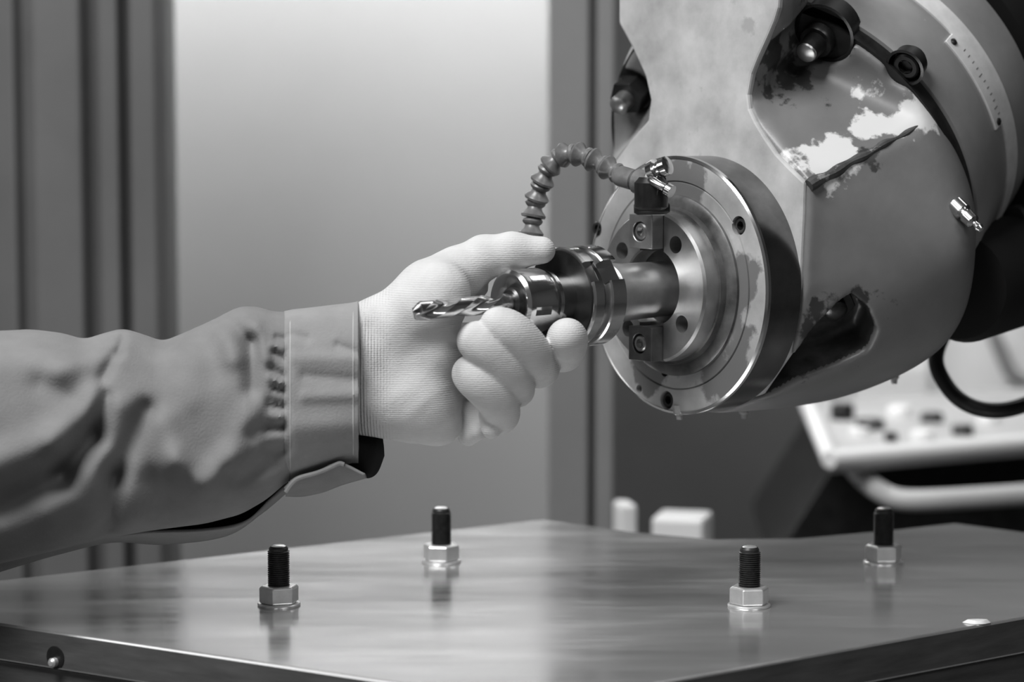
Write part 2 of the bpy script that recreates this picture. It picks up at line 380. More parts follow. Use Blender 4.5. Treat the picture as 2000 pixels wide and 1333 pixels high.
neckp += [np.array([-.095, .036, .0]), np.array([.09, .036, .0])]
neck2 = np.array([(p[0], p[2]) for p in neckp])
def poly2(X, Z, P):
    d = np.full(X.shape, 1e9, np.float32); ins = np.zeros(X.shape, bool)
    for i in range(len(P)):
        a = P[i]; b = P[(i + 1) % len(P)]; e = b - a; L2 = e @ e
        t = np.clip(((X - a[0]) * e[0] + (Z - a[1]) * e[1]) / L2, 0, 1)
        d = np.minimum(d, (X - a[0] - t * e[0]) ** 2 + (Z - a[1] - t * e[1]) ** 2)
        c = ((a[1] > Z) != (b[1] > Z)) & (X < (b[0] - a[0]) * (Z - a[1]) / (b[1] - a[1] + 1e-12) + a[0]); ins ^= c
    d = np.sqrt(d); return np.where(ins, -d, d)
def mkplane(p, q, r, towards):
    n = np.cross(np.array(q) - p, np.array(r) - p); n /= np.linalg.norm(n)
    if n @ (np.array(towards) - p) < 0: n = -n
    return n, n @ p
PF = HF(1575, 355, .036); PB = on_plane(1815, 222, Cg, Nn); P3 = HF(1478, 235, .036)
fl = mkplane(PF, PB, P3, PF + np.array([.1, 0, .2]))
PFl = HF(1200, 318, .036); flL = mkplane(PFl, PFl + np.array([-.05, .1, .06]), HF(1268, 235, .036), PFl + np.array([-.1, 0, .2]))
bolt1 = on_plane(1597, 78, Cg - .012 * Nn, Nn); bolt2 = on_plane(1752, 150, Cg - .012 * Nn, Nn); bolt3 = on_plane(1645, 640, Cg - .012 * Nn, Nn)
bolt4 = on_plane(1225, 190, Cg - .012 * Nn, Nn)
def on_hull(px, py):
    r = ray(px, py); o_ = loc(CAM); d_ = loc(CAM + r) - o_; s_ = max((d - n @ o_) / (n @ d_) for n, d in planes if n @ d_ < -1e-6); return o_ + d_ * s_
lp = np.array([on_hull(*p) for p in [(1532, 702), (1590, 645), (1640, 592), (1662, 577), (1695, 602), (1712, 645), (1695, 685), (1640, 712), (1560, 742), (1470, 778), (1440, 780)]])
lc = lp.mean(0); lw = np.linalg.svd(lp - lc)[2][2]; lb1 = np.cross(lw, [0, 0, 1.]); lb1 /= np.linalg.norm(lb1); lb2 = np.cross(lw, lb1)
if lw @ (loc(CAM) - lc) < 0: lw = -lw
low_open = np.stack([(lp - lc) @ lb1, (lp - lc) @ lb2], 1)
def cast(X, Y, Z):
    H = None
    for n, d in planes:
        q = X * np.float32(n[0]) + Y * np.float32(n[1]) + Z * np.float32(n[2]) - np.float32(d); H = q if H is None else np.maximum(H, q)
    Hb = H
    for _ in range(2):
        for ax in range(3):
            k = 5; P = np.pad(Hb, [(k + 1, k) if i == ax else (0, 0) for i in range(3)], mode='edge'); cs = np.cumsum(P, axis=ax, dtype=np.float64)
            hi_ = [slice(None)] * 3; lo_ = [slice(None)] * 3; hi_[ax] = slice(2 * k + 1, None); lo_[ax] = slice(0, -(2 * k + 1)); Hb = ((cs[tuple(hi_)] - cs[tuple(lo_)]) / (2 * k + 1)).astype(np.float32)
    wt = np.clip((Y - .045) / .04, 0, 1); H = H * (1 - wt) + (Hb - .0012) * wt
    H0 = H
    up = smax(-(X * fl[0][0] + Y * fl[0][1] + Z * fl[0][2] - fl[1]), (X * Nn[0] + Y * Nn[1] + Z * Nn[2] - (Cg - .004 * Nn) @ Nn), .016)
    up = smax(up, -(X + .01), .004)
    H = smax(H, -up, .003)
    upL = smax(-(X * flL[0][0] + Y * flL[0][1] + Z * flL[0][2] - flL[1]), (X * Nn[0] + Y * Nn[1] + Z * Nn[2] - (Cg - .004 * Nn) @ Nn), .016)
    upL = smax(upL, X + .0, .004)
    H = smax(H, -upL, .003)
    N2 = poly2(X[:, 0, :], Z[:, 0, :], neck2)[:, None, :] + Y * 0
    nk = smax(N2 + np.maximum(Y - .05, 0) * .5, np.maximum(.036 - Y, Y - .082), .004)
    H = smin(H, nk, .010)
    # counterbores along the swivel axis
    for b, r in ((bolt1, .0235), (bolt2, .0145), (bolt4, .018)):
        q = [(X - b[0]), (Y - b[1]), (Z - b[2])]; s = q[0] * Nn[0] + q[1] * Nn[1] + q[2] * Nn[2]
        rad = np.sqrt(np.maximum(q[0] ** 2 + q[1] ** 2 + q[2] ** 2 - s * s, 0)) - r
        H = smax(H, -smax(rad, np.maximum(s - .026, -s - .06), .002), .002)
    P_ = (X - lc[0]) * lb1[0] + (Y - lc[1]) * lb1[1] + (Z - lc[2]) * lb1[2]; Q_ = (X - lc[0]) * lb2[0] + (Y - lc[1]) * lb2[1] + (Z - lc[2]) * lb2[2]
    p2 = np.maximum(poly2(P_, Q_, low_open), np.abs((X - lc[0]) * lw[0] + (Y - lc[1]) * lw[1] + (Z - lc[2]) * lw[2]) - .05)
    H = smax(H, -smax(p2, -(H0 + .032), .008), .0025)
    bh = HF(1843, 240, .125); H = smax(H, -cone_sdf(X, Y, Z, bh + A_l * .02, bh - A_l * .05, .006, .006), .001)
    H = smin(H, cone_sdf(X, Y, Z, PF + np.array([-.003, .004, -.002]), PB + np.array([-.004, 0, -.003]), .0035, .0045), .002)
    return np.maximum(H, .0364 - Y)
A_l = np.array([0, 1., 0])
Vt, Fq = nets(cast, (-.26, .03, -.13), (.20, .26, .29), .0023); Vt = relax(Vt, Fq, 3)
def fp(px, py, rad): return (tuple(on_plane(px, py, PF, fl[0])), rad)
wear = [fp(1598, 306, .056), fp(1640, 288, .042), fp(1560, 320, .035), fp(1700, 250, .042), fp(1750, 245, .050), fp(1785, 212, .045), fp(1785, 185, .035), fp(1725, 175, .032)]
wear += [(tuple(on_plane(px, py, Cg, Nn)), r_) for px, py, r_ in ((1565, 185, .030), (1610, 150, .030), (1680, 180, .034), (1720, 200, .03))]
M_cast = mat('grey_machine_paint', .15, rough=.42, var=.02, vs=18, bump=.15, bs=90, chips=[(34, .64, .58, wear), (55, .72, .035, [(tuple(PF * .5 + PB * .5 + np.array([.004, 0, -.006])), .03), (tuple(bolt1 + np.array([-.022, -.02, -.012])), .12)]), (40, .56, .035, [(tuple(on_hull(1650, 640) - lw * .026), .062), (tuple(on_hull(1580, 700) - lw * .022), .05)])], rvar=.05)  # last chips entry darkens the lower pocket
castobj = link('head_casting', Vt, Fq, M_cast, head, angle=60)
castobj.data.materials.append(mat('dark_recess', .045, rough=.45, var=.03, vs=60, bump=.3, bs=120))  # darker colour for the faces deep inside the lower pocket
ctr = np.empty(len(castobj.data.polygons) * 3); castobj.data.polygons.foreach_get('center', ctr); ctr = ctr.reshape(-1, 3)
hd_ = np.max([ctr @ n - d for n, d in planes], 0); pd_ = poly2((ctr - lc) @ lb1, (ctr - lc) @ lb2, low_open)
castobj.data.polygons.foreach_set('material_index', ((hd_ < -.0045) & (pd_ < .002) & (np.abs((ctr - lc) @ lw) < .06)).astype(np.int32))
# neck and front plate have their own paler worn paint: thin facing casting over the front
ov = [(p[0], .0362, p[2]) for p in neckp]
def lift(P, d):                       # inset outline slightly so the edge stays rounded
    c = np.array([(p[0], p[2]) for p in P]); n = len(c); out = []
    for i in range(n):
        e1_ = c[i] - c[i - 1]; e2_ = c[(i + 1) % n] - c[i]; nn = np.array([e1_[1], -e1_[0]]) / (np.linalg.norm(e1_) + 1e-9) + np.array([e2_[1], -e2_[0]]) / (np.linalg.norm(e2_) + 1e-9)
        nn /= np.linalg.norm(nn) + 1e-9; out.append(c[i] + nn * d)
    return out
bodyf = [HF(*p, .036) for p in [(1575, 355), (1545, 326), (1520, 300), (1498, 268), (1480, 238), (1468, 212), (1465, 185), (1472, 145), (1485, 112), (1502, 75), (1516, 42), (1524, 15), (1526, -10)]]
bodyf += [np.array([.074, .036, .295]), np.array([-.100, .036, .295])] + [HF(*p, .036) for p in [(1213, 0), (1213, 45), (1240, 95), (1265, 150), (1275, 195), (1270, 235), (1235, 275), (1203, 318)]]
bodyf += [np.array([-.100, .036, .03]), np.array([-.09, .036, -.03]), np.array([-.05, .036, -.08])] + [HF(*p, .036) for p in [(1400, 800), (1490, 770), (1545, 690), (1566, 560), (1573, 420)]]
MB().prism([(p[0], .0335, p[2]) for p in bodyf], (0, .006, 0)).build('front_plate', M_cast_l, head, smooth=False, bevel=.0018)
lip = [PF + (PB - PF) * q + np.array([.0022, -.001, -.0032 - .0016 * q * q + .0006 * math.sin(q * 23)]) for q in np.linspace(.01, .93, 30)]
MB().tube(lip, [.0042 - .0026 * q + .0007 * math.sin(q * 31) for q in np.linspace(0, 1, 30)], n=10).build('ledge_lip', mat('chipped_black_edge', .05, rough=.6, var=.03, vs=90, bump=.4, bs=300, chips=[(70, .6, .22)]), head)
# -- swivel ring and scale
def nl(prof, name, m, parent=head, n=160, at=None, **k): return MB().lathe(prof, n=n, M=frame(Nn, Cs if at is None else at)).build(name, m, parent, **k)
M_swiv = mat('swivel_ring_paint', .20, rough=.4, var=.04, vs=14, bump=.1, bs=80, chips=[(50, .72, .42)], rvar=.06)
nl([(.140, -.069), (.1535, -.066), (.1562, -.060), (.1497, -.016), (.1487, .000)], 'swivel_ring', M_swiv)
nl([(.147, -.0012), (.1500, -.0010), (.1500, .017), (.147, .018)], 'scale_band', M_scale)
nl([(.1460, .0165), (.1485, .020), (.1500, .045), (.1500, .056), (.140, .066)], 'swivel_housing', M_swiv)
nl([(.120, .080), (.140, .085), (.140, .14), (.125, .20), (.125, .30)], 'ram_barrel', M_void)
nl([(.140, -.078), (.1510, -.078), (.1510, -.066), (.140, -.066)], 'seal_ring', M_black)
# scale plate riveted on the ring
def ring_pt(px, py, r, s):          # nearest angle on the ring for a traced pixel
    p = on_plane(px, py, Cs + s * Nn, Nn) - (Cs + s * Nn); z = np.array(frame(Nn) .to_3x3().col[2]); x = np.array(frame(Nn).to_3x3().col[0])
    return math.atan2(p @ z, p @ x)
a0 = ring_pt(1852, 75, .150, -.01); a1 = ring_pt(1950, 250, .150, -.01)
Fx = np.array(frame(Nn).to_3x3().col[0]); Fz = np.array(frame(Nn).to_3x3().col[2])
sp = MB(); k = 24; vv = []
for i in range(k + 1):
    a = a0 + (a1 - a0) * i / k
    for s in (-.0135, -.0018):
        for r in (.1480, .1512): vv.append(tuple(Cs + Nn * s + r * (Fx * math.cos(a) + Fz * math.sin(a))))
fc = []
for i in range(k):
    b = i * 4; c = b + 4
    fc += [(b, c, c + 1, b + 1), (b + 1, c + 1, c + 3, b + 3), (b + 3, c + 3, c + 2, b + 2), (b + 2, c + 2, c, b)]
fc += [(0, 1, 3, 2), (k * 4, k * 4 + 2, k * 4 + 3, k * 4 + 1)]
scp = sp.add(vv, fc).build('scale_plate', M_scale, head, bevel=.0004)
for a in (a0 + (a1 - a0) * .06, a0 + (a1 - a0) * .95):
    d = Fx * math.cos(a) + Fz * math.sin(a)
    MB().lathe([(.0028, -.001), (.0028, .0008), (.0015, .0016)], n=16, M=frame(d, Cs - Nn * .0075 + d * .1512)).build('rivet', M_dark, scp)
tk = MB()
for i in range(1, 12):
    a = a0 + (a1 - a0) * (.12 + .07 * i); d = Fx * math.cos(a) + Fz * math.sin(a); tn = -Fx * math.sin(a) + Fz * math.cos(a); c = Cs + d * .1512 - Nn * .0022
    L_ = .005 if i % 5 == 0 else .003
    q = [c - tn * .00025, c + tn * .00025, c + tn * .00025 - Nn * L_, c - tn * .00025 - Nn * L_]; tk.prism(q, d * .0002)
tk.build('graduation_marks', M_dark, scp, smooth=False)
# -- bolts in the counterbores
def cap_bolt(c, ax, r, h, name='cap_screw', parent=head, m=M_dark, sink=.004, wr=0):
    mb = MB(); Mx = frame(ax, c)
    mb.lathe([(r, h), (r, .001), (r * .86, 0), (r * .56, 0)], n=28, M=Mx, close=False)
    hx = [(r * .56 * math.cos(R(60 * i)), 0, r * .56 * math.sin(R(60 * i))) for i in range(6)]
    mb.add(hx + [(x, sink, z) for x, y, z in hx], [(i, (i + 1) % 6, 6 + (i + 1) % 6, 6 + i) for i in range(6)] + [tuple(6 + i for i in range(6))], Mx)
    mb.add([(r * .56 * math.cos(R(a)), 0, r * .56 * math.sin(R(a))) for a in range(0, 360, 60)] + [(r * .86 * math.cos(R(a)), 0, r * .86 * math.sin(R(a))) for a in range(0, 360, 60)], [], Mx)
    return mb.build(name, m, parent)
def dome_bolt(c, ax, r, h, parent=head, m=None):
    o = MB().lathe([(r * 1.5, h), (r * 1.5, h * .55), (r, h * .5), (r, .002), (r * .8, .0005), (r * .3, -.0006), (.0001, -.0008)], n=28, M=frame(ax, c)).build('stud_end', m or M_steel, parent)
    mb = MB(); v = []
    for t in (h * .45, h): v += [(r * 1.95 * math.cos(R(60 * i)), t, r * 1.95 * math.sin(R(60 * i))) for i in range(6)]
    mb.add(v, [(i, (i + 1) % 6, 6 + (i + 1) % 6, 6 + i) for i in range(6)] + [tuple(range(6)), tuple(6 + i for i in range(6))], frame(ax, c)).build('hex_nut', M_black, parent, smooth=False, bevel=.0008)
def cup(b, r, d):
    MB().lathe([(r - .0002, -.001), (r - .0022, -.0015), (r - .0022, d), (.0001, d)], n=40, M=frame(Nn, b + Nn * .008), close=False).build('counterbore_sleeve', M_black, head)
cup(bolt1 + Nn * .003, .0238, .016); cup(bolt2 + Nn * .006, .0148, .010)
o_ = MB().lathe([(.0130, .03), (.0130, .004), (.0120, .002), (.0090, .002), (.0085, -.010), (.0080, -.012), (.004, -.0135), (.0001, -.0138)], n=36, M=frame(Nn, bolt1 + Nn * .004 + np.array([-.006, 0, -.005]))).build('mounting_bolt', M_dark, head)
MB().lathe([(.0078, -.0118), (.0070, -.0136), (.004, -.0148), (.0001, -.0150)], n=28, M=frame(Nn, bolt1 + Nn * .004 + np.array([-.006, 0, -.005]))).build('bolt_end', M_steel, head)
cap_bolt(bolt2 + Nn * .014, Nn, .0100, .014, m=M_black)
b3 = on_hull(1648, 640) - lw * .017; dome_bolt(b3, -lw, .0085, .018, m=M_dark)
pass
dome_bolt(bolt4 - Nn * .016 + np.array([0, 0, 0]), Nn, .0075, .03)
# -- grease nipples
def nipple(c, d, k=1.0):
    return MB().lathe([(.0001, -.026 * k), (.0022 * k, -.0255 * k), (.0034 * k, -.023 * k), (.0022 * k, -.020 * k), (.0022 * k, -.018 * k), (.0052 * k, -.016 * k), (.0056 * k, -.009 * k), (.0042 * k, -.0085 * k), (.0042 * k, -.006 * k), (.0065 * k, -.005 * k), (.0065 * k, .004 * k)], n=16, M=frame(d, c)).build('grease_nipple', M_chrome, head)
def proj_d(p): return float((O + p[0] * U + p[1] * A + p[2] * V - CAM) @ np.array([0, math.cos(TH), -math.sin(TH)]))
gb = on_hull(1868, 402); ga = loc(W(1905, 438, proj_d(gb) - .012)); nipple(gb + (ga - gb) * .12, gb - ga, 1.0)
nipple(loc(W(1252, 128, 2.0)), loc(W(1252, 128, 2.0)) - loc(W(1246, 112, 1.99)), .7)
# -- spindle flange
fl_ = MB().lathe([(.02, .036), (.0915, .036), (.0932, .034), (.0935, .0025), (.0915, .0004), (.0900, 0), (.0760, 0), (.0752, .0015), (.0745, 0), (.0605, 0), (.060, .003), (.02, .003)], n=160)
ringo = fl_.build('spindle_flange', M_ring, head)
ringo.data.materials.append(M_rim)
screws = [face(1443, 441, 0), face(1302, 782, 0), face(1163, 447, 0)]
ct = MB()
for s in screws: ct.lathe([(.0068, -.01), (.0068, .010)], n=28, c=(s[0], s[2]))
for pxy, r in (((1298, 727), .0035), ((1352, 712), .003), ((1248, 760), .003)): s = face(*pxy, 0); ct.lathe([(r, -.01), (r, .006)], n=20, c=(s[0], s[2]))
cut(ringo, ct)
for f in ringo.data.polygons:
    c = f.center
    if math.hypot(c.x, c.z) > .0925 and .001 < c.y < .036: f.material_index = 1
for s in screws: cap_bolt((s[0], .0015, s[2]), (0, 1, 0), .0055, .0085, m=M_dark, sink=.004)
MB().lathe([(.0915, .0003), (.0918, -.0004), (.0936, .0008), (.0940, .003), (.0934, .0035)], n=160, close=False).build('polished_edge', M_chrome, head)
# -- spindle nose with bore, keys and holes
MB().lathe([(.030, .004), (.066, .004), (.0655, -.002), (.0625, -.004), (.0575, -.0045), (.0565, -.009), (.030, -.009)], n=128).build('bearing_cover', M_ringd, head)
nose = MB().lathe([(.0535, .01), (.0545, -.004), (.0545, -.021), (.0530, -.023), (.0288, -.023), (.0278, -.0215), (.0235, .05), (.0235, .06)], n=128, c=(0, 0)).build('spindle_nose', M_steel, head)
ct = MB(); KT = .0115
for a in (50, 140, 230, 320):
    ct.lathe([(.0062, -.03), (.0062, .004)], n=28, c=(.040 * math.cos(R(a + 2)), .040 * math.sin(R(a + 2))))
ct.box((-.0125, -.03, .026), (.0125, -.012, .06)); ct.box((-.0125, -.03, -.06), (.0125, -.012, -.026))
cut(nose, ct)
bl = MB().lathe([(.0232, .052), (.0232, .054)], n=48).build('bore_bottom', M_black, head)
for sgn in (1, -1):
    mb = MB(); z0, z1 = (.028, .0525) if sgn > 0 else (-.0525, -.028)
    mb.box((-.0120, -.034, z0), (.0120, -.012, z1)); kb = mb.build('drive_key', M_steel if sgn > 0 else M_ringd, head, smooth=False)
    c = (-.001, -.034, (z0 + z1) / 2); ct = MB().lathe([(.0072, -.05), (.0072, -.026)], n=24, c=(c[0], c[2])); cut(kb, ct)
    md = kb.modifiers.new('bevel', 'BEVEL'); md.width = .0005; md.segments = 2; md.limit_method = 'ANGLE'
    cap_bolt((c[0], -.0335, c[2]), (0, 1, 0), .0060, .007, name='key_screw', parent=kb, m=M_steel)
# -- coolant valve and modular hose
vc = loc(W(1272, 385, 1.80))
vb = MB()
vb.lathe([(.009, -.009), (.0120, -.007), (.0120, .010), (.009, .014)], n=20, M=frame((0, 0, 1), vc)).build('coolant_valve', M_black, head)
g = bpy.data.objects['coolant_valve']
def wl(px, py, D): return loc(W(px, py, D))
def rod(name, a, b, prof, m, parent, n=20, sm=True):
    a = np.array(a); b = np.array(b); L_ = np.linalg.norm(b - a)
    return MB().lathe([(r, t * L_) for r, t in prof], n=n, M=frame(b - a, a)).build(name, m, parent, smooth=sm)
rod('knob', wl(1268, 338, 1.80), wl(1306, 322, 1.79), [(.003, 0), (.0075, .1), (.0082, .4), (.0055, .5), (.0055, .6), (.0072, .7), (.0068, .95), (.003, 1)], M_chrome, g)
rod('valve_stem', wl(1280, 335, 1.80), wl(1268, 395, 1.80), [(.006, 0), (.009, .2), (.009, 1)], M_dark, g, n=6)
rod('fitting', wl(1205, 342, 1.82), wl(1272, 362, 1.80), [(.0062, 0), (.0075, .1), (.0075, .5), (.0055, .55), (.009, .6), (.009, 1)], M_hose, g)
rod('tap_lever', wl(1268, 350, 1.79), wl(1312, 375, 1.78), [(.002, 0), (.0035, .2), (.003, .7), (.0048, .8), (.0048, 1)], M_chrome, g)
rod('valve_foot', wl(1238, 408, 1.81), wl(1308, 406, 1.81), [(.003, 0), (.0045, .1), (.0045, .9), (.003, 1)], M_black, g)
hp = [(1037, 462, 1.865), (1040, 435, 1.865), (1046, 395, 1.865), (1060, 352, 1.86), (1080, 316, 1.855), (1108, 300, 1.85), (1140, 304, 1.84), (1172, 320, 1.835), (1208, 340, 1.825)]
path = spline([wl(*p) for p in hp], 10); seg = [0]
for i in range(1, len(path)): seg.append(seg[-1] + np.linalg.norm(path[i] - path[i - 1]))
def at(s):
    i = max(0, min(len(seg) - 2, int(np.searchsorted(seg, s)) - 1)); u = (s - seg[i]) / (seg[i + 1] - seg[i]); return path[i] * (1 - u) + path[i + 1] * u
hose = MB().tube(path, .0042, n=12).build('coolant_hose', M_hose, head)
ns = 9; L_ = seg[-1] / ns; gsrc = None
sg = MB().lathe([(.0045, 0), (.0088, .0006), (.0092, .0030), (.0080, .0052), (.0058, .0085), (.0052, .0115), (.0070, .0135), (.0076, .0160), (.0066, .0182), (.0045, .0190)], n=20)
for i in range(ns):
    a = at(i * L_ + .0003); b = at((i + 1) * L_ - .0001)
    if i == 0: s = sg.build('hose_segment', M_hose, hose); gsrc = s
    else: s = gsrc.copy(); COL.objects.link(s)
    s.matrix_local = frame(b - a, a) @ Matrix.Diagonal((1, L_ / .019, 1, 1))
# -- small drips / fittings hanging under the casting
for (px, py, D) in ((1452, 806, 1.93), (1745, 738, 1.99), (1325, 808, 1.86)):
    rod('drain_screw', wl(px, py - 16, D), wl(px + 2, py + 12, D), [(.004, 0), (.004, .6), (.0025, .7), (.0022, 1)], M_ring, head, n=10)
# -- dark ram housing at the right
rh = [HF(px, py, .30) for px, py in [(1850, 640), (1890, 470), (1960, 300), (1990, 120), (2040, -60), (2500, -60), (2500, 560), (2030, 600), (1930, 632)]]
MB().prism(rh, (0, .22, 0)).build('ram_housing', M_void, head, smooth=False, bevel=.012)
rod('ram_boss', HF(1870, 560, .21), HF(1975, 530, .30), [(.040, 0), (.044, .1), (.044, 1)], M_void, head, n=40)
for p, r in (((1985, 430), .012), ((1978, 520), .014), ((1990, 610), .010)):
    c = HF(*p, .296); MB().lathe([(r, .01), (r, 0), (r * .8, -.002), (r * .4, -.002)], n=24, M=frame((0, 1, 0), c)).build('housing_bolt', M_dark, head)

# ------------------------------------------------------------------ the tool held in the hand
tool = thing('tool_holder', 'shiny collet chuck with twist drill, gripped by the gloved hand at the spindle bore', 'tool', O - np.array([0, 0, .0015]), -AZ)
tool.rotation_euler = (R(1.0), 0, -AZ)
def tlathe(name, prof, m, n=96, **k): return MB().lathe(prof, n=n).build(name, m, tool, **k)
tlathe('taper_shank', [(.0205, -.079), (.0205, -.070), (.0222, -.068), (.0205, -.050), (.0195, .010), (.016, .04), (.015, .04)], M_steel)
fb = tlathe('holder_flange', [(.018, -.110), (.0345, -.109), (.0355, -.1075), (.0355, -.1000), (.0345, -.0990), (.0290, -.0975), (.0290, -.0945), (.0345, -.0925), (.0355, -.0915), (.0355, -.0795), (.0345, -.0785), (.018, -.078)], M_chrome, n=128)
ct = MB(); ct.box((-.008, -.13, .029), (.008, -.07, .05)); ct.box((-.008, -.13, -.05), (.008, -.07, -.029)); 
Mr = Matrix.Rotation(R(55), 4, 'Y'); ct2 = MB(); ct2.add(ct.v, ct.f, Mr); cut(fb, ct2)
tlathe('holder_neck', [(.0185, -.128), (.0205, -.127), (.0205, -.1235), (.0182, -.122), (.0182, -.108)], M_chrome)
nut = tlathe('collet_nut', [(.0075, -.1500), (.0125, -.1525), (.0165, -.1555), (.0200, -.1565), (.0222, -.1545), (.0225, -.1515), (.0225, -.1330), (.0210, -.1270), (.0190, -.1255), (.0075, -.1255)], M_chrome, n=128)
ct = MB()
for i in range(6):
    m_ = Matrix.Rotation(R(60 * i + 14), 4, 'Y'); ct.box((.0170, -.1505, -.0030), (.03, -.1365, .0030), m_)
cut(nut, ct)
tlathe('collet', [(.0056, -.1560), (.0085, -.1565), (.0100, -.1550), (.0105, -.1500), (.0056, -.1450)], M_dark, n=48)
tlathe('flange_face', [(.0188, -.1101), (.0330, -.1101), (.0335, -.1092), (.0188, -.1092)], M_black)
tlathe('flange_groove', [(.02, -.0976), (.0294, -.0976), (.0294, -.0943), (.02, -.0943)], M_black)
# twist drill
n = 32; steps = 150; v = []; f = []; rd = .0066; t0, t1 = -.2400, -.150
for j in range(steps + 1):
    t = t0 + (t1 - t0) * j / steps; a0_ = 2 * math.pi * t / .075; flute = 1 if t < -.163 else 0
    for i in range(n):
        a = 2 * math.pi * i / n; c = abs(math.cos(a)); k = 1 - (.60 * max(0, 1 - ((1 - c) / .34)) ** .7 if c > .66 else 0) * flute
        r = rd * k; tip = min(1, max(.02, (t - t0) / .0035 * 1.0)); r = min(r, rd * tip)
        v.append((r * math.cos(a + a0_), t, r * math.sin(a + a0_)))
for j in range(steps):
    for i in range(n): k = (i + 1) % n; f.append((j * n + i, j * n + k, (j + 1) * n + k, (j + 1) * n + i))
f += [tuple(range(n)), tuple(steps * n + i for i in range(n))]
link('twist_drill', v, f, M_chrome, tool, angle=50)

# ------------------------------------------------------------------ the person: forearm, glove, sleeve
P0 = W(350, 850, 1.76)
def pw(px, py, D): return W(px, py, D) - P0
arm = MB().tube(spline([pw(-420, 900, 1.78), pw(0, 860, 1.77), (pw(350, 790, 1.765)), pw(600, 740, 1.76), pw(760, 700, 1.76), pw(860, 700, 1.765)], 6), [.040] * 12 + [.032] * 6 + [.022] * 6 + [.016] * 6 + [.012], n=24)
person = arm.build('person', M_skin); person.location = P0
tag(person, 'outstretched left forearm in grey work jacket and pale knit glove, gripping the chuck', 'person')
# glove as one continuous surface
G = []
def g_(a, b, ra, rb, grp, k=.010): G.append((pw(*a), pw(*b), ra * a[2] / F, rb * b[2] / F, grp, k))
g_((640, 690, 1.76), (735, 660, 1.76), 72, 70, 'palm'); g_((735, 662, 1.76), (838, 592, 1.752), 72, 70, 'palm'); g_((838, 592, 1.752), (862, 568, 1.746), 70, 56, 'palm')
g_((640, 740, 1.765), (800, 775, 1.765), 88, 80, 'palm'); g_((640, 760, 1.765), (790, 782, 1.765), 76, 76, 'palm'); g_((800, 775, 1.765), (832, 800, 1.765), 78, 62, 'palm', .006)
g_((830, 785, 1.765), (862, 832, 1.765), 68, 37, 'palm', .006)
g_((730, 700, 1.765), (835, 690, 1.765), 88, 72, 'palm'); g_((835, 690, 1.77), (975, 680, 1.815), 62, 48, 'palm'); g_((850, 760, 1.78), (930, 760, 1.81), 55, 45, 'palm')
g_((842, 562, 1.765), (892, 535, 1.774), 58, 52, 'palm')
# thumb
g_((882, 543, 1.782), (945, 503, 1.776), 54, 41, 'thumb'); g_((945, 503, 1.776), (1000, 492, 1.772), 41, 36, 'thumb'); g_((1000, 492, 1.772), (1058, 489, 1.772), 36, 27, 'thumb'); g_((922, 528, 1.785), (934, 562, 1.79), 38, 20, 'thumb')
# fingers: behind the tool, round and back to the palm
for grp, pts in {
    'index': [(985, 650, 1.822, 38), (1092, 690, 1.80, 33), (1106, 672, 1.765, 35), (1108, 657, 1.742, 33)],
    'middle': [(970, 690, 1.822, 36), (1052, 722, 1.785, 33), (1040, 695, 1.745, 35), (1005, 655, 1.730, 35), (969, 634, 1.726, 31)],
    'ring': [(945, 740, 1.812, 34), (1008, 765, 1.775, 28), (1000, 738, 1.742, 32), (958, 688, 1.728, 34), (920, 659, 1.726, 31)],
    'pinky': [(915, 800, 1.795, 32), (975, 815, 1.765, 30), (972, 785, 1.745, 33), (945, 752, 1.735, 34), (915, 728, 1.733, 31)]}.items():
    pts = spline(pts, 4)
    for a, b in zip(pts, pts[1:]): g_(a[:3], b[:3], a[3], b[3], grp)
g_((900, 790, 1.785), (915, 850, 1.772), 30, 22, 'heel', .008); g_((925, 800, 1.775), (935, 842, 1.765), 24, 18, 'heel', .006); g_((960, 812, 1.758), (960, 838, 1.752), 26, 20, 'pinky2')
def glove_sdf(X, Y, Z):
    groups = {}
    for a, b, ra, rb, grp, k in G:
        d = cone_sdf(X, Y, Z, a, b, ra, rb); groups[grp] = d if grp not in groups else smin(groups[grp], d, .010 if grp == 'palm' else .006)
    out = smin(groups['palm'], groups['thumb'], .006)
    for grp in ('heel', 'index', 'middle', 'ring', 'pinky', 'pinky2'): out = smin(out, groups[grp], .0016)
    # creases and wrinkles
    for a, b, r, k in CR: out = smax(out, -cone_sdf(X, Y, Z, a, b, r, r * .5), k)
    return out
def dep(px, py, m): return pw(px, py, m)
CR = [(pw(905, 600, 1.722), pw(850, 700, 1.7215), .0025, .014), (pw(850, 700, 1.7215), pw(800, 760, 1.7225), .002, .012), (pw(790, 640, 1.722), pw(750, 720, 1.725), .0016, .012), (pw(878, 492, 1.735), pw(912, 560, 1.725), .0022, .006), (pw(912, 560, 1.722), pw(912, 606, 1.722), .0020, .006),
      (pw(884, 730, 1.722), pw(895, 868, 1.735), .0028, .005), (pw(940, 790, 1.722), pw(960, 845, 1.722), .0015, .004),
      (pw(840, 745, 1.7235), pw(775, 810, 1.728), .0020, .012), (pw(860, 560, 1.716), pw(820, 545, 1.716), .0018, .01),
      (pw(760, 700, 1.7245), pw(720, 640, 1.73), .0015, .012)]
lo = np.min([np.minimum(a, b) - max(ra, rb) - .006 for a, b, ra, rb, _, _ in G], 0); hi = np.max([np.maximum(a, b) + max(ra, rb) + .006 for a, b, ra, rb, _, _ in G], 0)
lo[0] = pw(655, 700, 1.76)[0]
Vt, Fq = nets(glove_sdf, lo, hi, .0012); Vt = relax(Vt, Fq, 2)
glove = link('work_glove', Vt, Fq, M_glove, person, angle=80)

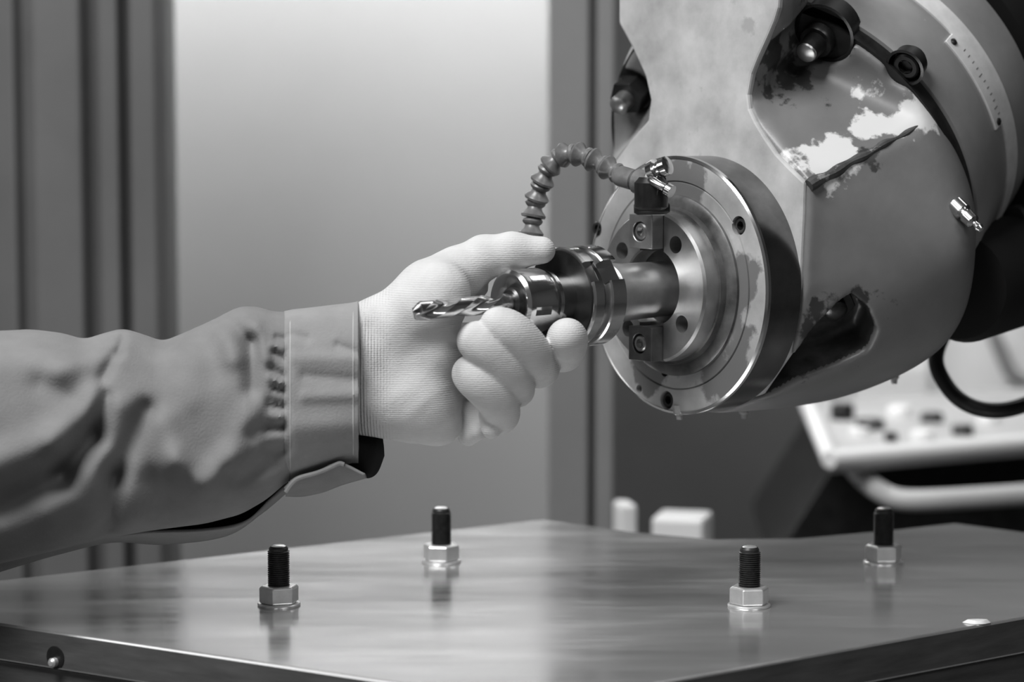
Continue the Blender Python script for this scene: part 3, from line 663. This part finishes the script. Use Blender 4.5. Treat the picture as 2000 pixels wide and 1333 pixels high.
# sleeve: tube with traced outline and folds
def itp(x, P): P = sorted(P); return np.interp(x, [p[0] for p in P], [p[1] for p in P])
def smooth_itp(x, P, w=14): return np.mean([itp(x + d, P) for d in np.linspace(-w, w, 5)], 0)
top = [(-300, 650), (0, 648), (60, 645), (120, 652), (165, 665), (205, 652), (240, 643), (280, 655), (318, 669), (360, 652), (420, 625), (465, 601), (500, 600), (540, 612), (566, 610)]
bot = [(-300, 1180), (0, 1100), (100, 1076), (200, 1052), (290, 1036), (400, 1022), (470, 1004), (520, 975), (566, 935)]
folds = [  # x1,y1,x2,y2,width,amp(mm)   negative = valley
    (595, 735, 695, 742, 13, -2.6), (595, 775, 695, 772, 10, 2.2), (570, 655, 600, 662, 9, -2), (660, 675, 695, 690, 9, -2.2), (575, 700, 690, 700, 12, 1.5), (580, 835, 690, 830, 22, 2.2), (600, 880, 690, 872, 12, -2),
    (0, 990, 120, 930, 30, -12), (120, 930, 185, 850, 26, -14), (185, 850, 205, 775, 18, -9), (0, 900, 100, 860, 34, 8), (100, 860, 190, 775, 26, 7),
    (210, 1030, 225, 930, 24, -11), (225, 930, 285, 800, 24, -10), (240, 790, 290, 780, 24, 3), (100, 1000, 160, 930, 34, 3),
    (320, 830, 345, 900, 34, 7), (345, 900, 400, 945, 30, 10), (400, 945, 450, 900, 30, 7), (450, 900, 490, 820, 30, 5),
    (430, 620, 490, 670, 18, -7), (490, 670, 490, 760, 18, -7), (440, 640, 455, 700, 22, 5), (400, 670, 420, 720, 30, -4), (330, 700, 370, 780, 30, 3),
    (300, 940, 330, 1010, 26, -6), (460, 930, 530, 900, 22, -8), (490, 850, 520, 820, 16, -5),
    (0, 700, 120, 720, 40, 5), (120, 720, 220, 690, 26, 5), (80, 750, 150, 790, 26, -4), (225, 690, 200, 740, 14, -5), (240, 660, 232, 690, 10, -4),
    (500, 640, 520, 700, 12, 3), (535, 690, 552, 700, 7, -4), (540, 660, 555, 662, 6, -3), (530, 720, 552, 735, 8, -4), (535, 760, 553, 765, 7, -4), (525, 790, 552, 795, 9, -5), (520, 840, 552, 835, 10, -6), (525, 880, 552, 880, 12, -5),
    (525, 740, 550, 748, 6, 3), (520, 815, 550, 815, 7, 3), (530, 675, 552, 680, 6, 2.5)]
def fold(px, py):
    d = 0
    for x1, y1, x2, y2, w_, a_ in folds:
        ex, ey = x2 - x1, y2 - y1; t = np.clip(((px - x1) * ex + (py - y1) * ey) / (ex * ex + ey * ey), 0, 1)
        q = ((px - x1 - t * ex) ** 2 + (py - y1 - t * ey) ** 2) / (w_ * w_); d = d + a_ * .001 * np.exp(-q)
    return d
def sleeve(xs, topf, botf, name, m, wf, fold_on=True, nth=150, Dc=1.76, thick=.0012, parent=person, closed_in=True):
    v = []; f = []
    for x in xs:
        yt, yb = topf(x), botf(x); cy_, hh = (yt + yb) / 2, (yb - yt) / 2
        dd = Dc + (.0 if x > 300 else -.00004 * (300 - x)); ww = wf(x)
        for i in range(nth):
            th = 2 * math.pi * i / nth; sx, cx_ = math.sin(th), math.cos(th)
            yy = cy_ - hh * np.sign(sx) * abs(sx) ** .92; dep = dd - ww * np.sign(cx_) * abs(cx_) ** .8
            if fold_on and cx_ > 0: dep -= fold(x, yy) * min(1, cx_ * 2.5)
            v.append(pw(x, yy, dep))
    n = len(xs)
    for j in range(n - 1):
        for i in range(nth): k = (i + 1) % nth; f.append((j * nth + i, j * nth + k, (j + 1) * nth + k, (j + 1) * nth + i))
    o = link(name, v, f, m, parent, angle=80)
    s = o.modifiers.new('solid', 'SOLIDIFY'); s.thickness = thick; s.offset = 0
    return o
sleeve(np.linspace(-300, 566, 300), lambda x: smooth_itp(x, top), lambda x: smooth_itp(x, bot), 'jacket_sleeve', M_cloth, lambda x: itp(x, [(-300, .075), (0, .070), (300, .058), (480, .050), (566, .040)]))
ctop = [(556, 611), (570, 608), (640, 600), (690, 594), (702, 591)]; cbot = [(556, 938), (600, 925), (640, 912), (688, 902), (702, 902)]
cuf = sleeve(np.linspace(556, 700, 60), lambda x: itp(x, ctop), lambda x: itp(x, cbot), 'sleeve_cuff', M_cloth2, lambda x: itp(x, [(556, .0415), (575, .042), (700, .038)]), fold_on=True, thick=.0022)
# cuff stitching
st = MB()
for x0_ in (567, 690):
    ring = []
    for i in range(60):
        th = R(-88 + 176 * i / 59); yt, yb = itp(x0_, ctop), itp(x0_, cbot); sx, c_ = math.sin(th), math.cos(th)
        yy = (yt + yb) / 2 - (yb - yt) / 2 * np.sign(sx) * abs(sx) ** .92; ww = itp(x0_, [(556, .0415), (575, .042), (700, .038)])
        ring.append(pw(x0_, yy, 1.76 - ww * abs(c_) ** .8 - fold(x0_, yy) * min(1, c_ * 2.5) - .0011))
    st.tube(ring, .0005, n=6)
st.build('cuff_stitching', mat('pale_thread', .4, rough=.9), cuf)
# open cuff flap under the wrist, with buttonhole edge
def sheet(name, topl, botl, m, parent, D0=1.75, bulge=.012, nx=60, ny=12, th=.002, curl=0.):
    topl = [np.array(p, float) for p in topl]; botl = [np.array(p, float) for p in botl]; v = []; f = []
    tp = spline(topl, 10); bp = spline(botl, 10)
    for i in range(nx + 1):
        def lerp(L, q): k = min(int(q), len(L) - 2); return L[k] * (1 - q + k) + L[k + 1] * (q - k)
        a = lerp(tp, i / nx * (len(tp) - 1)); b = lerp(bp, i / nx * (len(bp) - 1))
        for j in range(ny + 1):
            s = j / ny; p = a * (1 - s) + b * s; v.append(pw(p[0], p[1], (p[2] if len(p) > 2 else D0) - bulge * math.sin(math.pi * s) + curl * s * s))
    for i in range(nx):
        for j in range(ny): k = i * (ny + 1) + j; f.append((k, k + 1, k + ny + 2, k + ny + 1))
    o = link(name, v, f, m, parent, angle=80); s = o.modifiers.new('solid', 'SOLIDIFY'); s.thickness = th; s.offset = 0; return o
sheet('cuff_flap', [(556, 955), (580, 932), (620, 922), (662, 905), (712, 928)], [(558, 968), (590, 968), (630, 960), (670, 945), (716, 932)], M_cloth, person, D0=1.738, bulge=-.002, curl=.03)
hem = [pw(x, y, 1.737) for x, y in [(558, 962), (570, 945), (585, 934), (620, 924), (645, 914), (662, 906), (672, 908)]]
MB().tube(spline(hem, 6), .0016, n=8).build('flap_hem', M_cloth2, person)
# black inner cuff between jacket and glove
sheet('inner_cuff', [(640, 850, 1.768), (690, 840, 1.768), (715, 838, 1.768), (735, 840, 1.768), (746, 848, 1.772)], [(640, 915, 1.772), (690, 922, 1.772), (716, 932, 1.772), (734, 922, 1.772), (747, 890, 1.776)], M_cuff_slit, person, bulge=.010, th=.003)
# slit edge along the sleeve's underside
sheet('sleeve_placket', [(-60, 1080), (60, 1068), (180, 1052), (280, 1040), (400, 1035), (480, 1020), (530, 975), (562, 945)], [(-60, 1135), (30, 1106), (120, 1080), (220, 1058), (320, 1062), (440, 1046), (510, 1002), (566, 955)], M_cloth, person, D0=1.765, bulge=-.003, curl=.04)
sheet('slit_shade', [(280, 1020, 1.79), (400, 1005, 1.79), (500, 960, 1.79), (560, 915, 1.79)], [(280, 1044, 1.785), (400, 1040, 1.785), (490, 1015, 1.785), (562, 945, 1.785)], M_cuff_slit, person, bulge=0)  # black sheet stands in for the shade inside the slit

# ------------------------------------------------------------------ blurred background things
# low bench behind the table carrying two pale blocks
be = thing('low_bench', 'low dark bench hidden behind the table, below the grey wall', 'bench', (.55, 2.66, 0))
MB().box((-.43, -.07, .755), (-.20, .07, .775)).build('bench_top', M_wallr, be, smooth=False, bevel=.004)
for sx in (-.42, -.25):
    for sy in (-.065, .025): MB().box((sx, sy, 0), (sx + .04, sy + .04, .755)).build('leg', M_dark, be, smooth=False, bevel=.003)
def blk(name, px0, px1, y_top, D, wd, hd, rz, lab):
    x0_, x1_ = X(px0, D), X(px1, D); zt = W(px0, y_top, D)[2]; o = MB().box((-(x1_ - x0_) / 2, -wd / 2, 0), ((x1_ - x0_) / 2, wd / 2, zt - .775)).build(name, M_white, smooth=False, bevel=.004)
    o.location = ((x0_ + x1_) / 2, D, .775); o.rotation_euler = (0, 0, R(rz)); tag(o, lab, 'box')
blk('plastic_box', 1206, 1240, 990, 2.66, .04, 0, 10, 'small upright white box, blurred, behind the table beside the steel post')
blk('plastic_box', 1285, 1388, 1014, 2.66, .06, 0, -14, 'wide low white box, blurred, behind the table under the flange')
# operator console
cn = thing('operator_console', 'black operator console with pale button panel, blurred, behind the milling head', 'console', (.6, 3.1, 0))
def cw(p): return (p[0] - .6, p[1] - 3.1, p[2])
zc = .86
def cz(px, py): return cw(on_z(px, py, zc))
quad = [cz(1622, 905), cz(2250, 850), cz(2250, 745), cz(1570, 778)]
MB().prism(quad, (0, 0, -.012)).build('button_panel', M_lgrey, cn, smooth=False, bevel=.004)
def strip(a, b, r, name='panel_rim'): MB().tube([a, b], r, n=12).build(name, M_white, cn)
a_, b_, c_ = (np.array(q) + np.array([0, 0, .004]) for q in (quad[0], quad[1], quad[3])); strip(a_, b_, .010); strip(a_, c_, .010)
low = [cw(W(1625, 915, 2.95)), cw(W(2250, 858, 3.2)), cw(W(2250, 1130, 3.1)), cw(W(1500, 1110, 2.95))]
MB().prism(low, (.02, .45, 0)).build('console_body', M_black, cn, smooth=False, bevel=.006)
MB().box((-.05, .05, 0), (.5, .45, .82)).build('pedestal', M_black, cn, smooth=False, bevel=.01)
hd = [cw(W(*q)) for q in [(1668, 915, 2.93), (1690, 938, 2.86), (1722, 962, 2.82), (1765, 977, 2.80), (1850, 976, 2.80), (2010, 966, 2.82), (2200, 955, 2.84), (2230, 920, 2.95)]]
MB().tube(spline(hd, 6), .0115, n=16).build('grab_handle', M_lgrey, cn)
for px, py, r, m, h in ((1645, 820, .015, M_black, .02), (1757, 812, .015, M_white, .012), (1700, 838, .017, M_dark, .012), (1678, 850, .012, M_white, .008), (1800, 858, .013, M_white, .010), (1820, 825, .014, M_dark, .012), (1880, 850, .013, M_dark, .012), (1930, 825, .013, M_white, .01), (1740, 862, .008, M_dark, .01)):
    q = cz(px, py); MB().lathe([(r, 0), (r, h * .8), (r * .85, h), (r * .3, h)], n=24, M=frame((0, 0, 1), q)).build('push_button', m, cn)
# white drum behind the console
dr = thing('white_drum', 'bright white drum, blurred, behind the console inside the cable loop', 'drum', (.775, 4.1, 0))
zt = W(1900, 560, 4.0)[2]
MB().lathe([(.11, 0), (.125, .02), (.125, zt - .05), (.12, zt - .01), (.10, zt), (.08, zt)], n=64, M=Matrix.Rotation(R(90), 4, 'X')).build('drum_shell', M_white, dr)
MB().lathe([(.124, .60), (.129, .605), (.129, .62), (.124, .625)], n=64, M=Matrix.Rotation(R(90), 4, 'X')).build('hoop', M_white, dr)
hk = [np.array(W(*q)) - np.array([dr.location.x, 4.1, 0]) for q in [(1935, 640, 3.96), (1955, 690, 3.96), (1975, 730, 3.96), (2000, 745, 3.96), (2030, 740, 3.96)]]
MB().tube(spline(hk, 5), .010, n=10).build('handle', M_post, dr)
# black cable loop
cb = spline([W(*q) for q in [(1905, 560, 2.16), (1850, 640, 2.12), (1828, 700, 2.10), (1845, 748, 2.09), (1880, 785, 2.08), (1930, 802, 2.08), (1990, 795, 2.09), (2060, 760, 2.12), (2120, 690, 2.16), (2130, 600, 2.2)]], 8)
c0_ = cb[0]; o = MB().tube([p - c0_ for p in cb], .0065, n=16).build('power_cable', M_rubber); o.location = c0_
tag(o, 'thick black cable looping below the milling head in front of the white drum', 'cable')
# far cabinet at the extreme right keeps the bright strip behind the console
bx = thing('white_cabinet', 'pale cabinet, blurred, between console and milling head underside', 'cabinet', (.50, 3.75, 0))
zt = W(1700, 690, 3.6)[2]
MB().box((0, -.05, 0), (.11, .12, zt)).build('cabinet_body', M_white, bx, smooth=False, bevel=.006)
MB().box((.005, -.056, .1), (.105, -.05, zt - .03)).build('door', M_white, bx, smooth=False, bevel=.003)
bpy.context.view_layer.update()
